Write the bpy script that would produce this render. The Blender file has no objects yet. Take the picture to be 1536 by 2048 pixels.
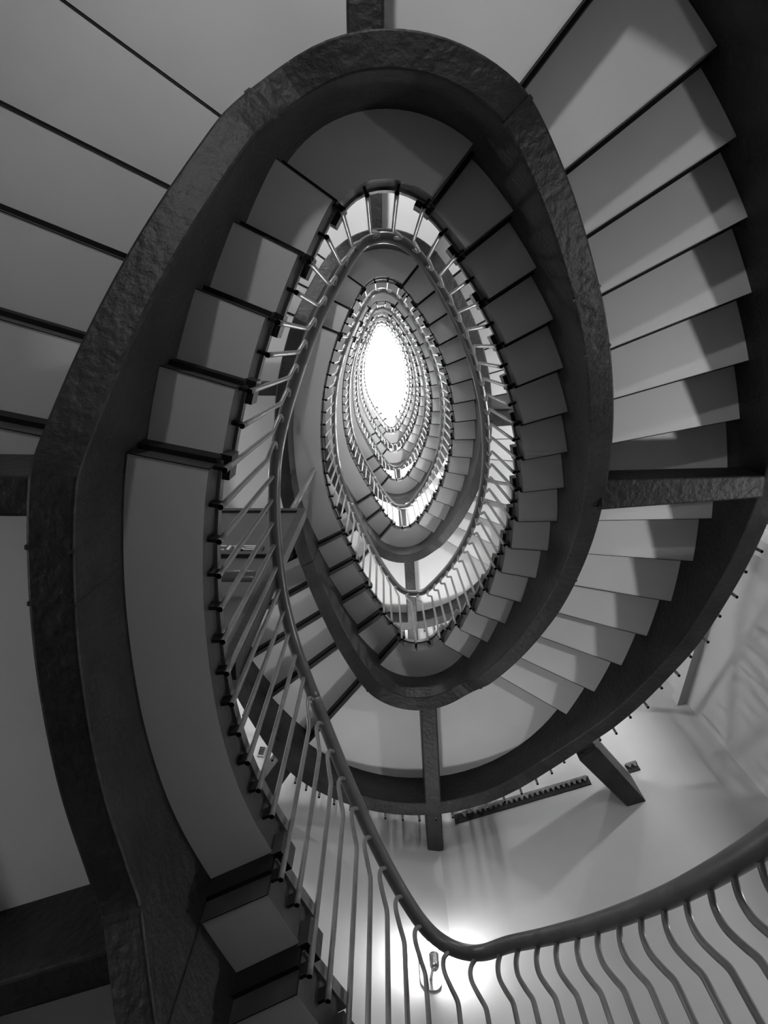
import bpy, math
import numpy as np
from mathutils import Vector, Matrix

# ------------------------------------------------------------------ set-up
sc = bpy.context.scene
COL = sc.collection
R = 0.17                      # one riser in metres: every plan/height number below is in risers
CAMZ = 2.02                   # eye height of the camera above the ground floor
F_PX = 1390.0
ZEN = (761.77, 689.32)        # where the plumb lines meet in the photograph


def W(x, y, h):
    return (x * R, y * R, h * R + CAMZ)


# ------------------------------------------------------------------ materials
def mat(name, base, rough=0.6, spec=0.3, var=0.12, nscale=3.0, bump=0.0, bscale=30.0, fleck=0.0, metallic=0.0):
    m = bpy.data.materials.new(name)
    m.use_nodes = True
    nt = m.node_tree
    b = nt.nodes['Principled BSDF']
    b.inputs['Roughness'].default_value = rough
    b.inputs['Specular IOR Level'].default_value = spec
    b.inputs['Metallic'].default_value = metallic
    geo = nt.nodes.new('ShaderNodeNewGeometry')
    n = nt.nodes.new('ShaderNodeTexNoise')
    n.inputs['Scale'].default_value = nscale
    n.inputs['Detail'].default_value = 6.0
    nt.links.new(geo.outputs['Position'], n.inputs['Vector'])
    r = nt.nodes.new('ShaderNodeValToRGB')
    lo, hi = base * (1 - var), base * (1 + var)
    r.color_ramp.elements[0].position = 0.32
    r.color_ramp.elements[1].position = 0.68
    r.color_ramp.elements[0].color = (lo, lo, lo, 1)
    r.color_ramp.elements[1].color = (hi, hi, hi, 1)
    nt.links.new(n.outputs['Fac'], r.inputs['Fac'])
    out = r.outputs['Color']
    if fleck > 0:                                     # chipped, scuffed paint
        v = nt.nodes.new('ShaderNodeTexNoise')
        v.inputs['Scale'].default_value = 22.0
        v.inputs['Detail'].default_value = 8.0
        v.inputs['Roughness'].default_value = 0.7
        nt.links.new(geo.outputs['Position'], v.inputs['Vector'])
        rr = nt.nodes.new('ShaderNodeValToRGB')
        rr.color_ramp.elements[0].position = 0.62
        rr.color_ramp.elements[1].position = 0.72
        nt.links.new(v.outputs['Fac'], rr.inputs['Fac'])
        mx = nt.nodes.new('ShaderNodeMix')
        mx.data_type = 'RGBA'
        nt.links.new(rr.outputs['Color'], mx.inputs['Factor'])
        nt.links.new(out, mx.inputs['A'])
        c = base + fleck
        mx.inputs['B'].default_value = (c, c, c, 1)
        out = mx.outputs['Result']
    nt.links.new(out, b.inputs['Base Color'])
    if bump > 0:
        n2 = nt.nodes.new('ShaderNodeTexNoise')
        n2.inputs['Scale'].default_value = bscale
        n2.inputs['Detail'].default_value = 4.0
        nt.links.new(geo.outputs['Position'], n2.inputs['Vector'])
        bm = nt.nodes.new('ShaderNodeBump')
        bm.inputs['Strength'].default_value = bump
        bm.inputs['Distance'].default_value = 0.01
        nt.links.new(n2.outputs['Fac'], bm.inputs['Height'])
        nt.links.new(bm.outputs['Normal'], b.inputs['Normal'])
    return m


def emat(name, strength):
    m = bpy.data.materials.new(name)
    m.use_nodes = True
    b = m.node_tree.nodes['Principled BSDF']
    b.inputs['Base Color'].default_value = (0.8, 0.8, 0.8, 1)
    b.inputs['Emission Color'].default_value = (1, 1, 1, 1)
    b.inputs['Emission Strength'].default_value = strength
    return m


M_SOFFIT = mat('pale soffit paint', 0.74, 0.75, 0.15, 0.05, 1.6, 0.12, 14.0)
M_WALL = mat('pale wall plaster', 0.37, 0.8, 0.12, 0.05, 1.1, 0.18, 9.0)
M_BEAM = mat('dark beam paint', 0.022, 0.5, 0.24, 0.35, 5.0, 0.8, 26.0, 0.03)
M_DARK = mat('dark riser paint', 0.014, 0.65, 0.15, 0.2, 6.0, 0.3, 30.0)
M_EDGE = mat('grey slab edge paint', 0.05, 0.5, 0.3, 0.2, 8.0, 0.3, 35.0)
M_BOARD = mat('grey tread board', 0.15, 0.45, 0.35, 0.25, 9.0, 0.3, 35.0, 0.03)
M_BAR = mat('grey gloss bar paint', 0.17, 0.32, 0.45, 0.12, 20.0, 0.05, 60.0)
M_RAIL = mat('grey gloss rail paint', 0.10, 0.34, 0.5, 0.10, 14.0, 0.05, 50.0)
M_HOLE = mat('black pipe bore', 0.004, 0.9, 0.0, 0.1)
M_FLOOR = mat('grey terrazzo floor', 0.25, 0.5, 0.3, 0.2, 40.0)
M_PANEL = mat('slate panel', 0.085, 0.45, 0.3, 0.08, 4.0)
M_LETTER = mat('white lettering', 0.75, 0.5, 0.3, 0.03)
M_STEEL = mat('brushed steel', 0.35, 0.3, 0.5, 0.2, 60.0, metallic=0.8)
M_SLOT = mat('black slot', 0.012, 0.8, 0.1, 0.3)
M_TOOTH = mat('rough grey mortar', 0.12, 0.9, 0.1, 0.3, 20.0, 0.5, 40.0)
TUBES = {}
for key, e in (('back', 245.0), ('right', 760.0), ('front', 640.0), ('left', 430.0)):
    for lv, g in (('lower', 1.0), ('middle', 2.4), ('upper', 11.0)):
        TUBES[key, lv] = emat('lit %s lamp tube %s' % (key, lv), e * (6.0 if key == 'back' and lv == 'upper' else g))

# ------------------------------------------------------------------ plan curve of the well edge
IN = [(-3.01, 2.1), (-2.68, .77), (-2.24, -.52), (-1.69, -1.78), (-1.04, -3.02), (-.69, -3.44), (-.33, -3.6), (.11, -3.67),
      (.52, -3.61), (.85, -3.48), (1.22, -3.25), (2.101, -2.248), (2.854, -1.164), (3.53, -.025), (4.078, 1.175), (4.517, 2.43),
      (4.832, 3.77), (5.036, 5.091), (5.12, 6.394), (5.08, 7.751), (4.92, 9.063), (4.619, 10.33), (4.207, 11.6), (3.671, 12.83),
      (3.014, 14.04), (2.75, 14.44), (2.3, 14.74), (1.78, 14.83), (1.31, 14.76), (.82, 14.45), (-.18, 13.3), (-.95, 12.15),
      (-1.6, 11.05), (-2.15, 9.98), (-2.52, 9.2), (-2.78, 8.5), (-2.97, 7.75), (-3.13, 6.86), (-3.2, 6.1), (-3.24, 5.4),
      (-3.25, 4.5), (-3.2, 3.55), (-3.12, 2.75)]
NC = 1200


def smooth_closed(P, n, sig):
    P = np.array(P)
    N = len(P)
    out = []
    t = np.linspace(0, 1, 40, endpoint=False)[:, None]
    for i in range(N):
        p0, p1, p2, p3 = P[i - 1], P[i], P[(i + 1) % N], P[(i + 2) % N]
        a, b, c = (np.linalg.norm(v) for v in (p1 - p0, p2 - p1, p3 - p2))
        m1 = (p2 - p0) / (a + b) * b
        m2 = (p3 - p1) / (b + c) * b
        out.append((2 * t**3 - 3 * t**2 + 1) * p1 + (t**3 - 2 * t**2 + t) * m1 + (-2 * t**3 + 3 * t**2) * p2 + (t**3 - t**2) * m2)
    Q = np.vstack(out)

    def resample(Q):
        QQ = np.vstack([Q, Q[:1]])
        d = np.r_[0, np.cumsum(np.linalg.norm(np.diff(QQ, axis=0), axis=1))]
        s = np.linspace(0, d[-1], n, endpoint=False)
        return np.column_stack([np.interp(s, d, QQ[:, k]) for k in (0, 1)]), d[-1]
    Rr, L = resample(Q)
    k = np.fft.fftfreq(n, L / n)
    g = np.exp(-2 * (np.pi * k * sig)**2)
    Rr = np.column_stack([np.fft.ifft(np.fft.fft(Rr[:, c]) * g).real for c in (0, 1)])
    return resample(Rr)


CUR, LT = smooth_closed(IN, NC, .3)
TAN = np.roll(CUR, -1, 0) - np.roll(CUR, 1, 0)
TAN /= np.linalg.norm(TAN, axis=1)[:, None]
NOR = np.column_stack([TAN[:, 1], -TAN[:, 0]])


def plan(s, off):
    f = (s / LT) % 1.0 * NC
    i = int(f) % NC
    j = (i + 1) % NC
    w = f - int(f)
    p = CUR[i] * (1 - w) + CUR[j] * w
    n = NOR[i] * (1 - w) + NOR[j] * w
    n = n / math.hypot(*n)
    return p[0] + n[0] * off, p[1] + n[1] * off


# ------------------------------------------------------------------ storeys
L0 = 11.985
NMIN, NMAX = -1, 5
LH = {0: L0, -1: L0 - 25, 1: L0 + 25}
for n in range(2, NMAX + 2):
    LH[n] = LH[n - 1] + 21
NS = lambda n: 5 if n <= 0 else 3          # steps in the two short flights of a storey
A = lambda n: 5.52 - 1.38 * (NS(n) - 1)    # first riser of the flight leaving the left landing
ZL = lambda n: 29.29 + 1.345 * (NS(n) - 1) # last riser of the flight reaching the next left landing
TH = lambda n: LH[n] + NS(n)
BH = lambda n: TH(n) + 15
R1, RSP = 8.05, 1.3336
O_IN, O_OUT, O_FAR, O_FB = 1.42, 2.14, 7.16, 7.88

beam_k, rail_k = [], []
for n in range(NMIN, NMAX + 1):
    o = n * LT
    a, z = A(n), ZL(n)
    L_, T_, B_ = LH[n], TH(n), BH(n)
    Ln = LH[n + 1]
    beam_k += [(o + a - .05, L_ - 2.05), (o + 5.45, T_ - 3.05), (o + 6.0, T_ - 2.15), (o + 8.2, T_ - 2.35), (o + 26.72, B_ - 3.1),
               (o + 27.3, B_ - 2.03), (o + 29.25, B_ - 2.1), (o + z + .3, Ln - 3.25), (o + z + 1.42, Ln - 2.15), (o + z + 2.3, Ln - 2.05)]
    xr = 7.35 if n >= 0 else 7.82
    lo = n < 0
    rail_k += [(o + a - .9, L_ + 6.9), (o + 4.9, T_ - 1.45 + 7.45), (o + 5.85, T_ + 7.0), (o + 7.6, T_ + 7.1), (o + 8.6, T_ + 7.45),
               (o + 10., T_ + 1.46 + 7.1), (o + 12.5, T_ + 3.34 + xr - .2), (o + 17., T_ + 6.71 + xr), (o + 24.5, T_ + 12.33 + xr + (-.08 if lo else .1)),
               (o + 26.7, B_ + 6.65), (o + 28., B_ + (7.1 if lo else 7.5)), (o + 29.3, B_ + (7.72 if lo else 7.85)), (o + 30.3, B_ + (8.35 if lo else 8.5)),
               (o + z - 1., Ln - 1.74 + 7.4), (o + z + .6, Ln + 6.5), (o + z + 1.8, Ln + 6.85), (o + z + 4.0, Ln + 7.0)]


def interp_fn(kn, sig):
    kn = sorted(kn)
    xs = np.array([k[0] for k in kn])
    ys = np.array([k[1] for k in kn])
    g = np.arange(xs[0] - 2, xs[-1] + 12, 0.05)
    v = np.interp(g, xs, ys)
    if sig > 0:
        kk = np.exp(-.5 * (np.arange(-30, 31) * .05 / sig)**2)
        kk /= kk.sum()
        v = np.convolve(np.pad(v, 30, mode='edge'), kk, mode='valid')
    return lambda s: float(np.interp(s, g, v))


beam_h = interp_fn(beam_k, .12)
rail_h = interp_fn(rail_k, .35)
RAIL_OFF = -.25


def far(S):                                  # reach of the steps: a little wider beside the left corridor
    s = (S + 12.) % LT - 12.
    return O_FAR + 1.3 * max(0., min(1., (s + 8.4) / 1.5, (7.4 - s) / 2.0))


def line_h(S):                               # slope line under the steps, also the level of landings
    n = math.floor((S + 8.09) / LT)
    s = S - n * LT
    a, z = A(n), ZL(n)
    if s < a - 1e-6 and s >= (ZL(n - 1) - LT):
        return LH[n]
    if s < ZL(n - 1) - LT:
        return LH[n] - 1 + (s - (ZL(n - 1) - LT)) / 1.345
    if s < 5.52:
        return LH[n] + (s - a) / 1.38
    if s < R1:
        return TH(n)
    if s < R1 + 14 * RSP:
        return TH(n) + (s - R1) / RSP
    if s < 29.29:
        return BH(n)
    if s < z:
        return BH(n) + (s - 29.29) / 1.345
    return LH[n + 1]


# ------------------------------------------------------------------ mesh helpers
class MB:
    def __init__(self):
        self.v, self.f, self.m = [], [], []

    def add(self, vs, fs, mi=0):
        k = len(self.v)
        self.v += vs
        for i, f in enumerate(fs):
            self.f.append([k + q for q in f])
            self.m.append(mi[i] if isinstance(mi, (list, tuple)) else mi)

    def sweep(self, ss, rows, mats, cap=0):
        """rows: function s -> closed list of (x,y,h); mats: one slot per side"""
        k0 = len(self.v)
        c = None
        for s in ss:
            r = rows(s)
            c = len(r)
            self.v += [W(*p) for p in r]
        for i in range(len(ss) - 1):
            for q in range(c):
                a = k0 + i * c + q
                b = k0 + i * c + (q + 1) % c
                self.f.append([a, b, b + c, a + c])
                self.m.append(mats[q])
        self.f.append([k0 + q for q in reversed(range(c))])
        self.m.append(cap)
        self.f.append([k0 + (len(ss) - 1) * c + q for q in range(c)])
        self.m.append(cap)

    def tube(self, pts, rad, sides=8, mi=0, cap=0, world=False):
        P = [Vector(p if world else W(*p)) for p in pts]
        k0 = len(self.v)
        up = None
        for i, p in enumerate(P):
            d = (P[min(i + 1, len(P) - 1)] - P[max(i - 1, 0)]).normalized()
            if up is None:
                up = d.orthogonal().normalized()
            up = (up - d * up.dot(d)).normalized()
            sd = d.cross(up)
            rr = rad[i] if isinstance(rad, (list, tuple)) else rad
            for q in range(sides):
                a = 2 * math.pi * q / sides
                self.v.append(tuple(p + (up * math.cos(a) + sd * math.sin(a)) * rr))
        for i in range(len(P) - 1):
            for q in range(sides):
                a = k0 + i * sides + q
                b = k0 + i * sides + (q + 1) % sides
                self.f.append([a, b, b + sides, a + sides])
                self.m.append(mi)
        self.f.append([k0 + q for q in reversed(range(sides))])
        self.m.append(cap)
        self.f.append([k0 + (len(P) - 1) * sides + q for q in range(sides)])
        self.m.append(mi)

    def prism(self, poly, h0, h1, mi=0, mi_side=None):
        """poly in plan (risers), vertical prism between two heights (or lists of heights)"""
        n = len(poly)
        H0 = h0 if isinstance(h0, (list, tuple)) else [h0] * n
        H1 = h1 if isinstance(h1, (list, tuple)) else [h1] * n
        k = len(self.v)
        self.v += [W(p[0], p[1], H0[i]) for i, p in enumerate(poly)] + [W(p[0], p[1], H1[i]) for i, p in enumerate(poly)]
        self.f += [[k + i for i in reversed(range(n))], [k + n + i for i in range(n)]]
        self.m += [mi, mi]
        for i in range(n):
            j = (i + 1) % n
            self.f.append([k + i, k + j, k + n + j, k + n + i])
            self.m.append(mi if mi_side is None else mi_side)

    def build(self, name, mats, parent=None, smooth=False, origin=None):
        me = bpy.data.meshes.new(name)
        o = bpy.data.objects.new(name, me)
        COL.objects.link(o)
        org = Vector((0, 0, 0))
        if parent is not None:
            org = parent.location.copy()
            if parent.parent is not None:
                org = org + parent.parent.location
        elif origin is not None:
            org = Vector(origin)
        me.from_pydata([tuple(Vector(v) - org) for v in self.v], [], self.f)
        for mm in (mats if isinstance(mats, (list, tuple)) else [mats]):
            me.materials.append(mm)
        me.polygons.foreach_set('material_index', self.m)
        if smooth:
            me.polygons.foreach_set('use_smooth', [len(p.vertices) == 4 for p in me.polygons])
        me.update()
        import bmesh
        bm = bmesh.new()
        bm.from_mesh(me)
        bmesh.ops.recalc_face_normals(bm, faces=bm.faces)
        bm.to_mesh(me)
        bm.free()
        if parent is not None:
            o.parent = parent
        elif origin is not None:
            o.location = org
        return o


def thing(name, label, cat, loc, group=None):
    o = bpy.data.objects.new(name, None)
    o.empty_display_size = .1
    COL.objects.link(o)
    o.location = loc
    o['label'] = label
    o['category'] = cat
    if group:
        o['group'] = group
    return o


def tag(o, label, cat, group=None):
    o['label'] = label
    o['category'] = cat
    if group:
        o['group'] = group
    return o


def struct(o):
    o['kind'] = 'structure'
    return o


def rng(a, b, step):
    n = max(1, int(math.ceil((b - a) / step - 1e-9)))
    return [a + (b - a) * i / n for i in range(n + 1)]


def band(s0, s1, o0, o1, h0, h1, step=.2):
    """rows for a constant-height slab following the well"""
    ss = rng(s0, s1, step)

    def rows(s):
        xi, yi = plan(s, o0(s) if callable(o0) else o0)
        xo, yo = plan(s, o1(s) if callable(o1) else o1)
        a = h0(s) if callable(h0) else h0
        b = h1(s) if callable(h1) else h1
        return [(xi, yi, a), (xo, yo, a), (xo, yo, b), (xi, yi, b)]
    return ss, rows


RING = {-1: 'lowest ring beside the viewer', 0: 'nearest ring overhead', 1: 'second ring up', 2: 'third ring up', 3: 'fourth ring up',
        4: 'fifth ring up', 5: 'sixth and topmost ring', 6: 'very top of the stairwell'}

SLAB_T, BOARD_T = .85, .30
O_EDGE = O_FAR + .45


def slab_parts(parent, s0, s1, h, nm, lead=True):
    m = MB()
    ss, rows = band(s0, s1, 0, lambda q: far(q) + .1, h, h + SLAB_T)
    m.sweep(ss, rows, [0, 1, 1, 1], 1)
    slab = m.build(nm, [M_SOFFIT, M_EDGE], parent)
    own = slab
    m = MB()
    ss, rows = band(s0 - (.2 if lead else 0), s1 + .0, -.07, lambda q: far(q) + .6, h + SLAB_T, h + SLAB_T + BOARD_T)
    m.sweep(ss, rows, [0, 0, 1, 0], 0)
    par = slab if parent.type == 'EMPTY' and nm == 'step' else parent
    m.build('tread_board' if nm == 'step' else 'floor_board', [M_BOARD, M_FLOOR], par)
    if lead:
        m = MB()
        pi, po = plan(s0, -.02), plan(s0, far(s0))
        dx, dy = po[0] - pi[0], po[1] - pi[1]
        l = math.hypot(dx, dy)
        tx, ty = -dy / l, dx / l

        def q(u, w):
            return (u[0] + tx * w, u[1] + ty * w)
        m.prism([q(pi, 0), q(po, 0), q(po, .10), q(pi, .10)], h - .5, h + .0005)
        m.prism([q(pi, -.022), q(po, -.022), q(po, -.002), q(pi, -.002)], h - 1.01, h - .6)
        m.build('riser', [M_DARK], par)
        m = MB()
        ss, rows = band(s0 - .36, s0 + .12, -.21, .02, h - .1, h + .5, .2)
        m.sweep(ss, rows, [0, 1, 0, 1], 1)
        m.build('nosing_bracket', [M_DARK, M_EDGE], par)
    return slab


def loc_at(s, h, off=.7):
    return W(*plan(s, off), h)


# ------------------------------------------------------------------ flights and landings
for n in range(NMIN, NMAX + 1):
    o = n * LT
    # left landing
    s0, s1 = ZL(n - 1) - LT, A(n)
    if n == -1:
        s0 = 34.67 - LT
    t = thing('landing', 'long curved left landing with pale flat soffit, ' + RING[n], 'landing', loc_at(s0, LH[n]), 'left landings of the stair')
    slab_parts(t, o + s0, o + s1, LH[n], 'landing_slab')
    # short flight to the upper tip
    t = thing('stair_flight', 'short flight from left landing up to the top tip landing, ' + RING[n], 'stairs', loc_at(s1, LH[n]),
              'short flights at the upper left')
    for k in range(1, NS(n)):
        slab_parts(t, o + s1 + 1.38 * (k - 1), o + s1 + 1.38 * k, LH[n] + k, 'step')
    t = thing('landing', 'fan-shaped landing at the top tip of the oval, ' + RING[n], 'landing', loc_at(5.52, TH(n)), 'landings at the upper tip')
    slab_parts(t, o + 5.52, o + R1, TH(n), 'landing_slab')
    # long right flight
    t = thing('stair_flight', 'long right-hand flight of fourteen wedge steps, ' + RING[n], 'stairs', loc_at(R1, TH(n)), 'long flights on the right')
    for k in range(1, 15):
        slab_parts(t, o + R1 + RSP * (k - 1), o + R1 + RSP * k, TH(n) + k, 'step')
    t = thing('landing', 'fan-shaped landing at the bottom tip of the oval, ' + RING[n], 'landing', loc_at(26.72, BH(n)), 'landings at the lower tip')
    slab_parts(t, o + R1 + 14 * RSP, o + 29.29, BH(n), 'landing_slab')
    t = thing('stair_flight', 'short flight rising from bottom tip landing to the lower left, ' + RING[n], 'stairs', loc_at(29.29, BH(n)),
              'short flights at the lower left')
    for k in range(1, NS(n)):
        slab_parts(t, o + 29.29 + 1.345 * (k - 1), o + 29.29 + 1.345 * k, BH(n) + k, 'step')
    # carriage beam and outer beam of this turn
    b0, b1 = o + s0, o + ZL(n)

    def top(S):
        f = line_h(S)
        q = f - L0
        return f + (.5 if abs(q - round(q)) < 1e-6 and line_h(S + .05) == f else 1.05)
    m = MB()
    ss, rows = band(b0, b1, O_IN, O_OUT, beam_h, top, .12)
    m.sweep(ss, rows, [0, 0, 0, 0], 0)
    ob = m.build('curved_beam', [M_BEAM], None, origin=loc_at(b0, beam_h(b0), 1.8))
    for sj in (5.75, 8.3, 11.7, 13.0, 20.5, 26.95, 29.4, 36.05 - LT, 40.9 - LT, 41.7 - LT):
        if not b0 + .1 < o + sj < b1 - .1:
            continue
        jm = MB()
        js, jr = band(o + sj - .03, o + sj + .03, O_IN - .006, O_OUT + .004, lambda S: beam_h(S) - .008, lambda S: beam_h(S) + 1.6, .1)
        jm.sweep(js, jr, [0, 0, 0, 0], 0)
        jm.build('joint_seam', [M_BEAM], ob)
    tag(ob, 'dark curved carriage beam spiralling under the steps, ' + RING[n], 'beam', 'carriage beams')
    m = MB()
    ss, rows = band(b0, b1, far, lambda q: far(q) + .72, beam_h, top, .12)
    m.sweep(ss, rows, [0, 0, 0, 0], 0)
    ob = m.build('outer_beam', [M_BEAM], None, origin=loc_at(b0, beam_h(b0), 7.5))
    tag(ob, 'dark outer edge beam along the far ends of the steps, ' + RING[n], 'beam', 'outer edge beams')

# top landing
n = NMAX + 1
t = thing('landing', 'left landing where the stair ends, ' + RING[6], 'landing', loc_at(ZL(NMAX), LH[n]), 'left landings of the stair')
slab_parts(t, n * LT + ZL(NMAX) - LT, n * LT + .4, LH[n], 'landing_slab')


# ------------------------------------------------------------------ cross beams
def cross_beam(pts, h0, h1, label, grp):
    m = MB()
    m.prism(pts, h0, h1)
    c = (sum(p[0] for p in pts) / 4, sum(p[1] for p in pts) / 4, h0)
    ob = m.build('cross_beam', [M_BEAM], None, origin=W(*c))
    return tag(ob, label, 'beam', grp)


for n in range(NMIN, NMAX + 1):
    rg = RING[n]
    T_, B_, L_ = TH(n), BH(n), LH[n]
    cross_beam([(-.64, -5.6), (.07, -5.6), (.1, -17.2), (-.72, -17.2)], T_ - 2.15, T_ + .4, 'straight dark beam under the top tip landing, ' + rg,
               'beams under the tip landings')
    cross_beam([(1.85, 16.6), (2.63, 16.6), (3.12, 24.75), (2.34, 24.9)], B_ - 2.05, B_ + .4,
               'straight dark beam from bottom tip landing to the wall, ' + rg, 'beams under the tip landings')
    cross_beam([(9.4, 19.2), (10.2, 18.5), (12.8, 21.45), (11.9, 21.75)], B_ - 2.7, B_ - .6, 'short stub beam from outer beam to right-hand wall, ' + rg,
               'stub beams to the wall')
    cross_beam([(-5.1, 19.95), (-4.4, 20.5), (-6.35, 23.4), (-7.1, 22.85)], B_ - 1.5, B_ + .3, 'short stub beam from outer beam to left-hand back wall, ' + rg,
               'stub beams to the wall')
    cross_beam([(7.0, 4.15), (7.0, 5.15), (12.2, 4.75), (12.2, 4.02)], T_ + 4.62, T_ + 6.2, 'dark cross beam under the middle of the right-hand flight, ' + rg,
               'beams under the long flights')
    cross_beam([(-5.0, 1.86), (-5.0, 2.48), (-23.5, 2.3), (-23.5, 1.7)], L_ - 2.0, L_ + .4, 'dark beam under the upper end of the left landing, ' + rg,
               'beams under the left landings')
    if NS(n - 1) == 5:
        q = [(-4.6, 10.2), (-4.6, 10.93), (-20., 16.3), (-20., 15.5)]
    else:
        q = [(-3.6, 13.1), (-3.2, 13.7), (-12., 20.9), (-12.4, 20.2)]
    cross_beam(q, L_ - 2.0, L_ + .4, 'dark beam under the lower end of the left landing, ' + rg, 'beams under the left landings')


# ------------------------------------------------------------------ railings
def catmull(P, k=4):
    P = [Vector(p) for p in P]
    out = []
    for i in range(len(P) - 1):
        p0 = P[i - 1] if i else P[0] * 2 - P[1]
        p1, p2 = P[i], P[i + 1]
        p3 = P[i + 2] if i + 2 < len(P) else P[-1] * 2 - P[-2]
        for q in range(k):
            t = q / k
            out.append(.5 * ((2 * p1) + (p2 - p0) * t + (2 * p0 - 5 * p1 + 4 * p2 - p3) * t * t + (-p0 + 3 * p1 - 3 * p2 + p3) * t**3))
    out.append(P[-1])
    return out


def bar_mesh(S, base_h, off, hooked, roff, rad, rail=None):
    rail = rail or rail_h
    rh = rail(S)
    m = MB()
    if hooked:
        zk = rh - 1.4
        raw = [(S, off, zk - .25), (S + .02, off, zk), (S + .16, off, zk + .34), (S + .31, off, zk + .78), (S + .27, off + (roff - off) * .4, zk + 1.1),
               (S + .07, off + (roff - off) * .8, rail(S + .07) - .13)]
        pts = [(S, off, base_h), (S, off, base_h + .5)] + [tuple(p) for p in catmull(raw, 4)]
    else:
        pts = [(S, off, base_h), (S, off, base_h + .5), (S, off, rh - .4), (S, off, rh + .02)]
    m.tube([(*plan(p[0], p[1]), p[2]) for p in pts], rad * R, 8, 0, 1)
    return m


def bracket_mesh(S, h):
    m = MB()
    ss, rows = band(S - .035, S + .035, -.2, .06, h + .06, h + .34, .1)
    m.sweep(ss, rows, [0] * 4, 0)
    return m


for n in range(NMIN, NMAX + 1):
    o = n * LT
    sL = ZL(n - 1) - LT if n > -1 else 2.0
    s_start = sL if n > -1 else 3.0
    s_end = ZL(n) + .0
    rt = thing('railing', 'inner railing of grey bars with round handrail, ' + RING[n], 'railing', loc_at(s_start, line_h(o + s_start), -.2),
               'inner railings')
    m = MB()
    ss = rng(o + s_start, o + s_end, .16)
    m.tube([(*plan(s, RAIL_OFF), rail_h(s)) for s in ss], .185 * R, 12)
    m.build('handrail', [M_RAIL], rt, True)
    bars = []                                           # (s, soffit, hooked)
    if n > -1:
        q = sL + .66
        while q < A(n) - .3:
            bars.append((q, LH[n], not (sL + .4 < q < -1.2)))
            q += .668
        for k in range(0, NS(n)):
            if k == 0:
                bars.append((A(n) - .04, LH[n], True))
            else:
                sk = A(n) + 1.38 * (k - 1)
                bars += [(sk + .66, LH[n] + k, True), (sk + 1.34, LH[n] + k, True)]
    bars += [(6.36, TH(n), True), (7.18, TH(n), True), (7.97, TH(n), True)]
    for k in range(1, 15):
        sk = R1 + RSP * (k - 1)
        bars += [(sk + .63, TH(n) + k, True), (sk + 1.28, TH(n) + k, True)]
    bars += [(27.55, BH(n), True), (28.3, BH(n), True), (29.22, BH(n), True)]
    for k in range(1, NS(n)):
        sk = 29.29 + 1.345 * (k - 1)
        bars += [(sk + .65, BH(n) + k, True), (sk + 1.3, BH(n) + k, True)]
    for s, h, hk in bars:
        if s < s_start + .05:
            continue
        b = bar_mesh(o + s, h + .28, -.22, hk, RAIL_OFF, .058).build('baluster', [M_BAR, M_HOLE], rt, True)
        if n <= 2:
            bracket_mesh(o + s, h + .28).build('bracket', [M_DARK], b)


def bevel(ob, wd):
    md = ob.modifiers.new('bevel', 'BEVEL')
    md.width = wd
    md.segments = 2
    md.limit_method = 'ANGLE'
    md.angle_limit = math.radians(50)


for ob in list(bpy.data.objects):
    if ob.type == 'MESH' and ob.name.split('.')[0] in ('curved_beam', 'outer_beam', 'cross_beam'):
        bevel(ob, .010)

# end of the top railing
n = NMAX + 1
o = n * LT
rt = thing('railing', 'end piece of the inner railing along the last landing, ' + RING[6], 'railing', loc_at(ZL(NMAX), LH[n], -.2), 'inner railings')
m = MB()
ss = rng(o + ZL(NMAX) - LT, o + .3, .2)
hr = lambda S: LH[n] + 7.0 - .5 * max(0, (o + ZL(NMAX) - LT + .6 - S) / .6)
m.tube([(*plan(s, RAIL_OFF), hr(s)) for s in ss] + [(*plan(o + .3, .6), LH[n] + 7.0)], .185 * R, 10)
m.build('handrail', [M_RAIL], rt, True)
q = ZL(NMAX) - LT + .6
while q < .3:
    bar_mesh(o + q, LH[n] + .28, -.22, False, RAIL_OFF, .058, hr).build('baluster', [M_BAR, M_HOLE], rt, True)
    q += .67

# outer railings of the rings whose outer side shows
for n in (0, 1):
    o = n * LT
    rt = thing('outer_railing', 'outer railing with bar ends hanging below outer beam, ' + RING[n], 'railing', loc_at(15.0, line_h(o + 15.), 8.1), 'outer railings')
    orail = lambda S: line_h(S) + 7.4
    m = MB()
    ss = rng(o + 14.0, o + 33.9, .16)
    osm = interp_fn([(s, orail(s)) for s in rng(o + 12.0, o + 36., .2)], .35)
    m.tube([(*plan(s, 8.12), osm(s)) for s in ss], .185 * R, 10)
    m.build('handrail', [M_RAIL], rt, True)
    bs = []
    for k in range(5, 15):
        sk = R1 + RSP * (k - 1)
        bs += [(sk + .45, -2.25), (sk + 1.1, -1.98)]
    bs += [(27.0 + .125 * i, -2.12) for i in range(1, 19)]
    for k in range(1, 5):
        sk = 29.29 + 1.345 * (k - 1)
        bs += [(sk + .4, -2.1), (sk + 1.05, -2.0)]
    for s, d in bs:
        hb = line_h(o + s) + d
        bm_ = MB()
        bm_.tube([(*plan(o + s, 8.1), hb), (*plan(o + s, 8.1), hb + 1.), (*plan(o + s, 8.1), osm(o + s))], .06 * R, 8, 0, 1)
        bm_.build('baluster', [M_BAR, M_HOLE], rt, True)

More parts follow.
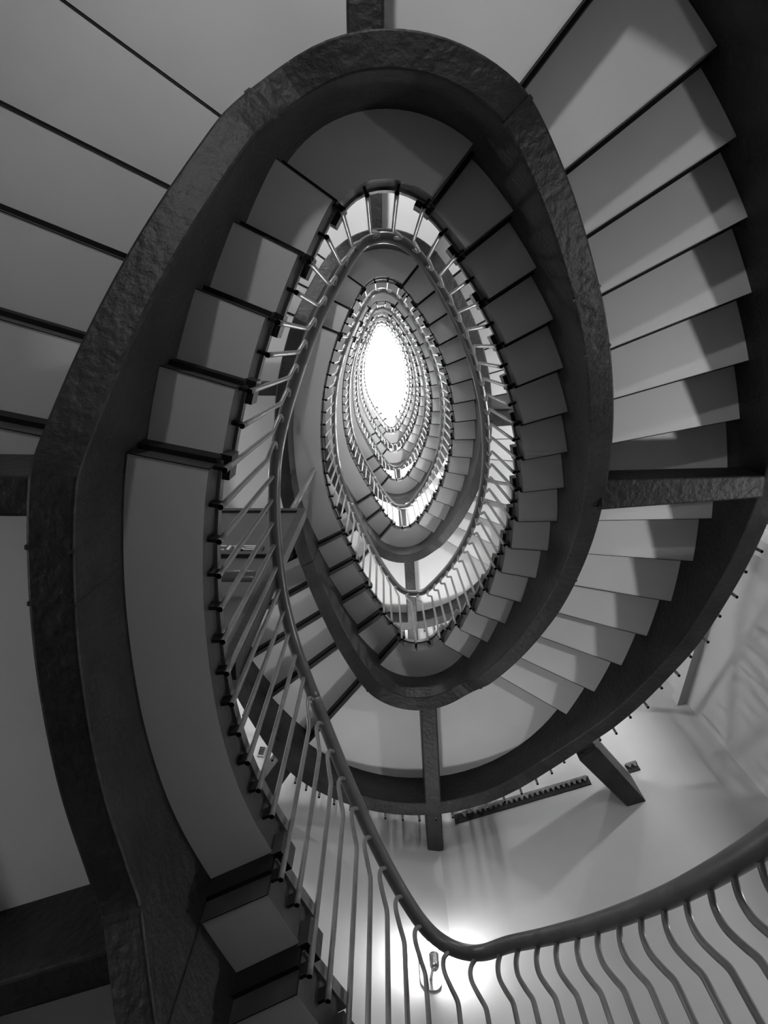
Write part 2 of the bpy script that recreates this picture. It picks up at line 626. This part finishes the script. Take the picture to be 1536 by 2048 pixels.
# ------------------------------------------------------------------ walls, floors
P = [(2.95, 24.75), (17.4, 19.87), (19.5, 8.), (19.5, -4.), (13., -15.), (-.4, -17.5), (-13., -14.), (-24., -8.), (-24., 16.), (-10., 23.0)]
NAMES = ['wall_back_right', 'wall_right_back', 'wall_right', 'wall_right_front', 'wall_front_right', 'wall_front_left', 'wall_left_front', 'wall_left',
         'wall_left_back', 'wall_back_left']
H_BOT, H_TOP = -CAMZ / R, LH[NMAX + 1] + 2.0
cx, cy = 0., 4.
for i, nm in enumerate(NAMES):
    p, q = P[i], P[(i + 1) % len(P)]
    dx, dy = q[0] - p[0], q[1] - p[1]
    l = math.hypot(dx, dy)
    nx, ny = dy / l, -dx / l
    if nx * ((p[0] + q[0]) / 2 - cx) + ny * ((p[1] + q[1]) / 2 - cy) < 0:
        nx, ny = -nx, -ny
    m = MB()
    m.prism([p, q, (q[0] + nx * 1.2, q[1] + ny * 1.2), (p[0] + nx * 1.2, p[1] + ny * 1.2)], H_BOT, H_TOP)
    struct(m.build(nm, [M_WALL]))
m = MB()
m.prism(P, H_BOT - 1.5, H_BOT)
struct(m.build('floor', [M_FLOOR]))
for n in range(0, NMAX + 2):
    m = MB()
    x1 = -9.6
    y0, y1 = (1.8 if NS(n) == 5 else -1.2), (14.6 if NS(n - 1) == 5 else 19.2)
    poly = [(-24, y0), (-11.2, y0), (-11.6, 6.), (-11.0, 12.), (-11.6, y1), (-24. if y1 <= 16 else -16.6, y1)]
    if y1 > 16:
        poly += [(-24., 16.)]
    m.prism(poly, LH[n] + .01, LH[n] + 1.14)
    struct(m.build('floor', [M_SOFFIT]))

# ledge high on the right-hand wall
m = MB()
m.prism([(16.9, 20.0), (17.4, 19.85), (19.5, 8.4), (19.0, 8.2)], 35.9, 36.7)
struct(m.build('trim_1', [M_WALL]))
# added pier, blocks the right lamps' light from the back-right wall
m = MB()
m.prism([(17.95, 9.0), (19.4, 9.0), (19.25, 9.8), (17.95, 9.8)], H_BOT, H_TOP - 1)
struct(m.build('light_block_pier', [M_WALL]))

# broken slot in the wall with a ragged lip
d = Vector((.9476, -.3195))
nrm = Vector((-.3195, -.9476))
P1 = Vector(P[0])


def on_wall(t, off):
    p = P1 + d * t + nrm * off
    return (p.x, p.y)


for (a, b, lab) in ((.98, 8.35, 'long dark ragged slot in the wall beside the bottom cross beam'), (10.35, 10.95, 'short dark end of the ragged slot past the stub beam')):
    t = thing('wall_slot', lab, 'wall slot', W(*on_wall(a, .02), 31.6), 'ragged slots in the wall')
    m = MB()
    m.prism([on_wall(a, .0), on_wall(b, .0), on_wall(b, .05), on_wall(a, .05)], 31.55, 32.25)
    m.build('slot_back', [M_SLOT], t)
    m = MB()
    k = 0
    x = a + .45 if b - a > 2 else a + .05
    while x < b - .2:
        w = .28
        m.prism([on_wall(x, .05), on_wall(x + w, .05), on_wall(x + w, .12), on_wall(x, .12)], 32.05, 32.25)
        m.prism([on_wall(x + w * .2, .05), on_wall(x + w * .8, .05), on_wall(x + w * .8, .11), on_wall(x + w * .2, .11)], 31.93, 32.05)
        m.prism([on_wall(x + w * .37, .05), on_wall(x + w * .63, .05), on_wall(x + w * .63, .1), on_wall(x + w * .37, .1)], 31.84, 31.93)
        x += w * 1.02
    m.build('ragged_lip', [M_TOOTH], t)


# small louvred grille on the left-hand back wall
g0, g1 = Vector((-7.25, 23.38)), Vector((-6.85, 23.43))
t = thing('vent_grille', 'small louvred grille on the left-hand back wall behind the railing', 'vent', W(-7.05, 23.35, 36.1))
m = MB()
m.prism([(g0.x, g0.y - .1), (g1.x, g1.y - .1), (g1.x, g1.y), (g0.x, g0.y)], 36.1, 37.1)
m.build('frame', [M_WALL], t)
for i in range(8):
    m = MB()
    z = 36.2 + i * .105
    m.prism([(g0.x + .04, g0.y - .14), (g1.x - .04, g1.y - .14), (g1.x - .04, g1.y - .1), (g0.x + .04, g0.y - .1)], z, z + .04)
    m.build('slat', [M_EDGE], t)


# ------------------------------------------------------------------ wall lamps
def sconce(p, nvec, h, label, tube):
    nx, ny = nvec
    tx, ty = -ny, nx
    t = thing('wall_lamp', label, 'lamp', W(p[0], p[1], h), 'wall lamps')

    def at(a, b, z):
        return (p[0] + tx * a + nx * b, p[1] + ty * a + ny * b, z)
    m = MB()                                             # rounded back plate
    prof = [(-.42, h + 1.2), (.42, h + 1.2), (.42, h - .3)]
    for i in range(1, 8):
        an = math.pi * i / 8
        prof.append((.42 * math.cos(an), h - .3 - .42 * math.sin(an)))
    prof.append((-.42, h - .3))
    k = len(prof)
    m.v = [W(*at(a, .02, z)) for a, z in prof] + [W(*at(a, .09, z)) for a, z in prof]
    m.f = [list(range(k)), list(range(2 * k - 1, k - 1, -1))] + [[i, (i + 1) % k, k + (i + 1) % k, k + i] for i in range(k)]
    m.m = [0] * len(m.f)
    m.build('back_plate', [M_WALL], t)
    m = MB()                                             # ribbed metal holder
    prof = []
    m.tube([at(0, .95, h - .6 + .05 * i) for i in range(15)], [(.17 if i % 2 else .2) * R * min(1., .45 + .2 * i) for i in range(15)], 14)
    m.tube([at(0, .08, h - .2), at(0, .9, h - .2)], .07 * R, 8)
    m.build('lamp_holder', [M_STEEL], t, False)
    m = MB()
    m.tube([at(0, .95, h + .1), at(0, .95, h + .9)], .18 * R, 14)
    m.build('lamp_tube', [TUBES[tube, lv]], t, True)
    return t


nb = Vector((.14, -.99)).normalized()
for n in range(NMIN, NMAX + 1):
    lv = 'lower' if n < 0 else ('middle' if n == 0 else 'upper')
    rg = {-1: 'just beyond the handrail bend', 0: 'above the nearest ring'}.get(n, 'above the ' + RING[n])
    sconce((1.95, 24.62), (nb.x, nb.y), BH(n) + 15.75, 'ribbed lit wall lamp by the back wall corner, ' + rg, 'back')
    sconce((19.45, 7.), (-1, 0), TH(n) + 21.3, 'ribbed lit wall lamp on the right wall, ' + rg, 'right')
    sconce((-.7, -17.4), (0, 1), TH(n) + 15.6, 'ribbed lit wall lamp beyond the top tip, ' + rg, 'front')
    sconce((-23.9, 5.), (1, 0), LH[n] + 16.0, 'ribbed lit wall lamp in the left corridor, ' + rg, 'left')

# ------------------------------------------------------------------ partition board with lettering on the left landing
Y = 6.46
t = thing('sign_board', 'tall framed dark board with white letters standing behind the left railing, rod to the ceiling', 'sign', W(-3.1, Y, 13.2))


def bx(m, x0, x1, y0, y1, h0, h1):
    m.prism([(x0, y0), (x1, y0), (x1, y1), (x0, y1)], h0, h1)


m = MB()
bx(m, -9.0, -3.25, Y, Y + .2, 13.2, 26.8)
m.build('panel', [M_PANEL], t)
m = MB()
bx(m, -9.0, -3.0, Y - .1, Y + .3, 26.7, 27.1)
bx(m, -3.3, -3.0, Y - .1, Y + .3, 13.2, 26.7)
bx(m, -9.0, -3.3, Y - .12, Y + .05, 20.75, 21.05)
m.build('frame', [M_EDGE], t)
m = MB()
bx(m, -9., -3.8, Y - .1, Y - .005, 21.1, 21.75)
ls = m.build('letter_strip', [M_EDGE], t)
STROKES = {'c': [((1, 1), (0, 1)), ((0, 1), (0, 0)), ((0, 0), (1, 0))], 'i': [((.5, 0), (.5, 1))],
           't': [((.4, 1.2), (.4, 0)), ((.4, 0), (1, 0)), ((0, .9), (1, .9))],
           'a': [((0, 1), (1, 1)), ((1, 1), (1, 0)), ((1, 0), (0, 0)), ((0, 0), (0, .55)), ((0, .55), (1, .55))]}
for ch, x, w in (('c', -5.30, .26), ('i', -4.96, .16), ('t', -4.74, .22), ('a', -4.42, .40)):
    m = MB()
    for (a, b) in STROKES[ch]:
        pa = (x + a[0] * w, 21.22 + a[1] * .40)
        pb = (x + b[0] * w, 21.22 + b[1] * .40)
        q = .04
        bx(m, min(pa[0], pb[0]) - q, max(pa[0], pb[0]) + q, Y - .14, Y - .1, min(pa[1], pb[1]) - q, max(pa[1], pb[1]) + q)
    m.build('letter', [M_LETTER], ls)
m = MB()
m.tube([(-9., Y - .5, 17.5), (-3.35, Y - .5, 17.5)], .15 * R, 12)
m.build('push_bar', [M_RAIL], t, True)
m = MB()
m.tube([(-3.62, Y + .1, 27.0), (-3.62, Y + .1, 36.98)], .13 * R, 10)
m.build('rod', [M_BAR], t, True)

# ------------------------------------------------------------------ camera
zc = np.array([ZEN[0] - 768., ZEN[1] - 1024., F_PX])
zc /= np.linalg.norm(zc)
xv = np.array([1., 0, 0]) - zc[0] * zc
xv /= np.linalg.norm(xv)
yv = np.cross(zc, xv)
right = Vector((xv[0], yv[0], zc[0]))
down = Vector((xv[1], yv[1], zc[1]))
fwd = Vector((xv[2], yv[2], zc[2]))
M = Matrix.Identity(4)
for i in range(3):
    M[i][0] = right[i]
    M[i][1] = -down[i]
    M[i][2] = -fwd[i]
    M[i][3] = (0, 0, CAMZ)[i]
cam = bpy.data.cameras.new('camera')
cam.sensor_fit = 'VERTICAL'
cam.sensor_height = 36.0
cam.sensor_width = 27.0
cam.lens = F_PX / 2048. * 36.
cam.clip_start = .02
cam.clip_end = 200
co = bpy.data.objects.new('camera', cam)
COL.objects.link(co)
co.matrix_world = M
sc.camera = co

# ------------------------------------------------------------------ sky and view
w = bpy.data.worlds.new('sky')
sc.world = w
w.use_nodes = True
bg = w.node_tree.nodes['Background']
bg.inputs['Color'].default_value = (1, 1, 1, 1)
bg.inputs['Strength'].default_value = 24.0
sc.view_settings.view_transform = 'Standard'
sc.view_settings.look = 'None'
sc.view_settings.gamma = 1.0
sc.view_settings.use_curve_mapping = False
sc.view_settings.exposure = 0.15
sc.cycles.max_bounces = 8
sc.cycles.diffuse_bounces = 6
sc.cycles.sample_clamp_indirect = 6.0
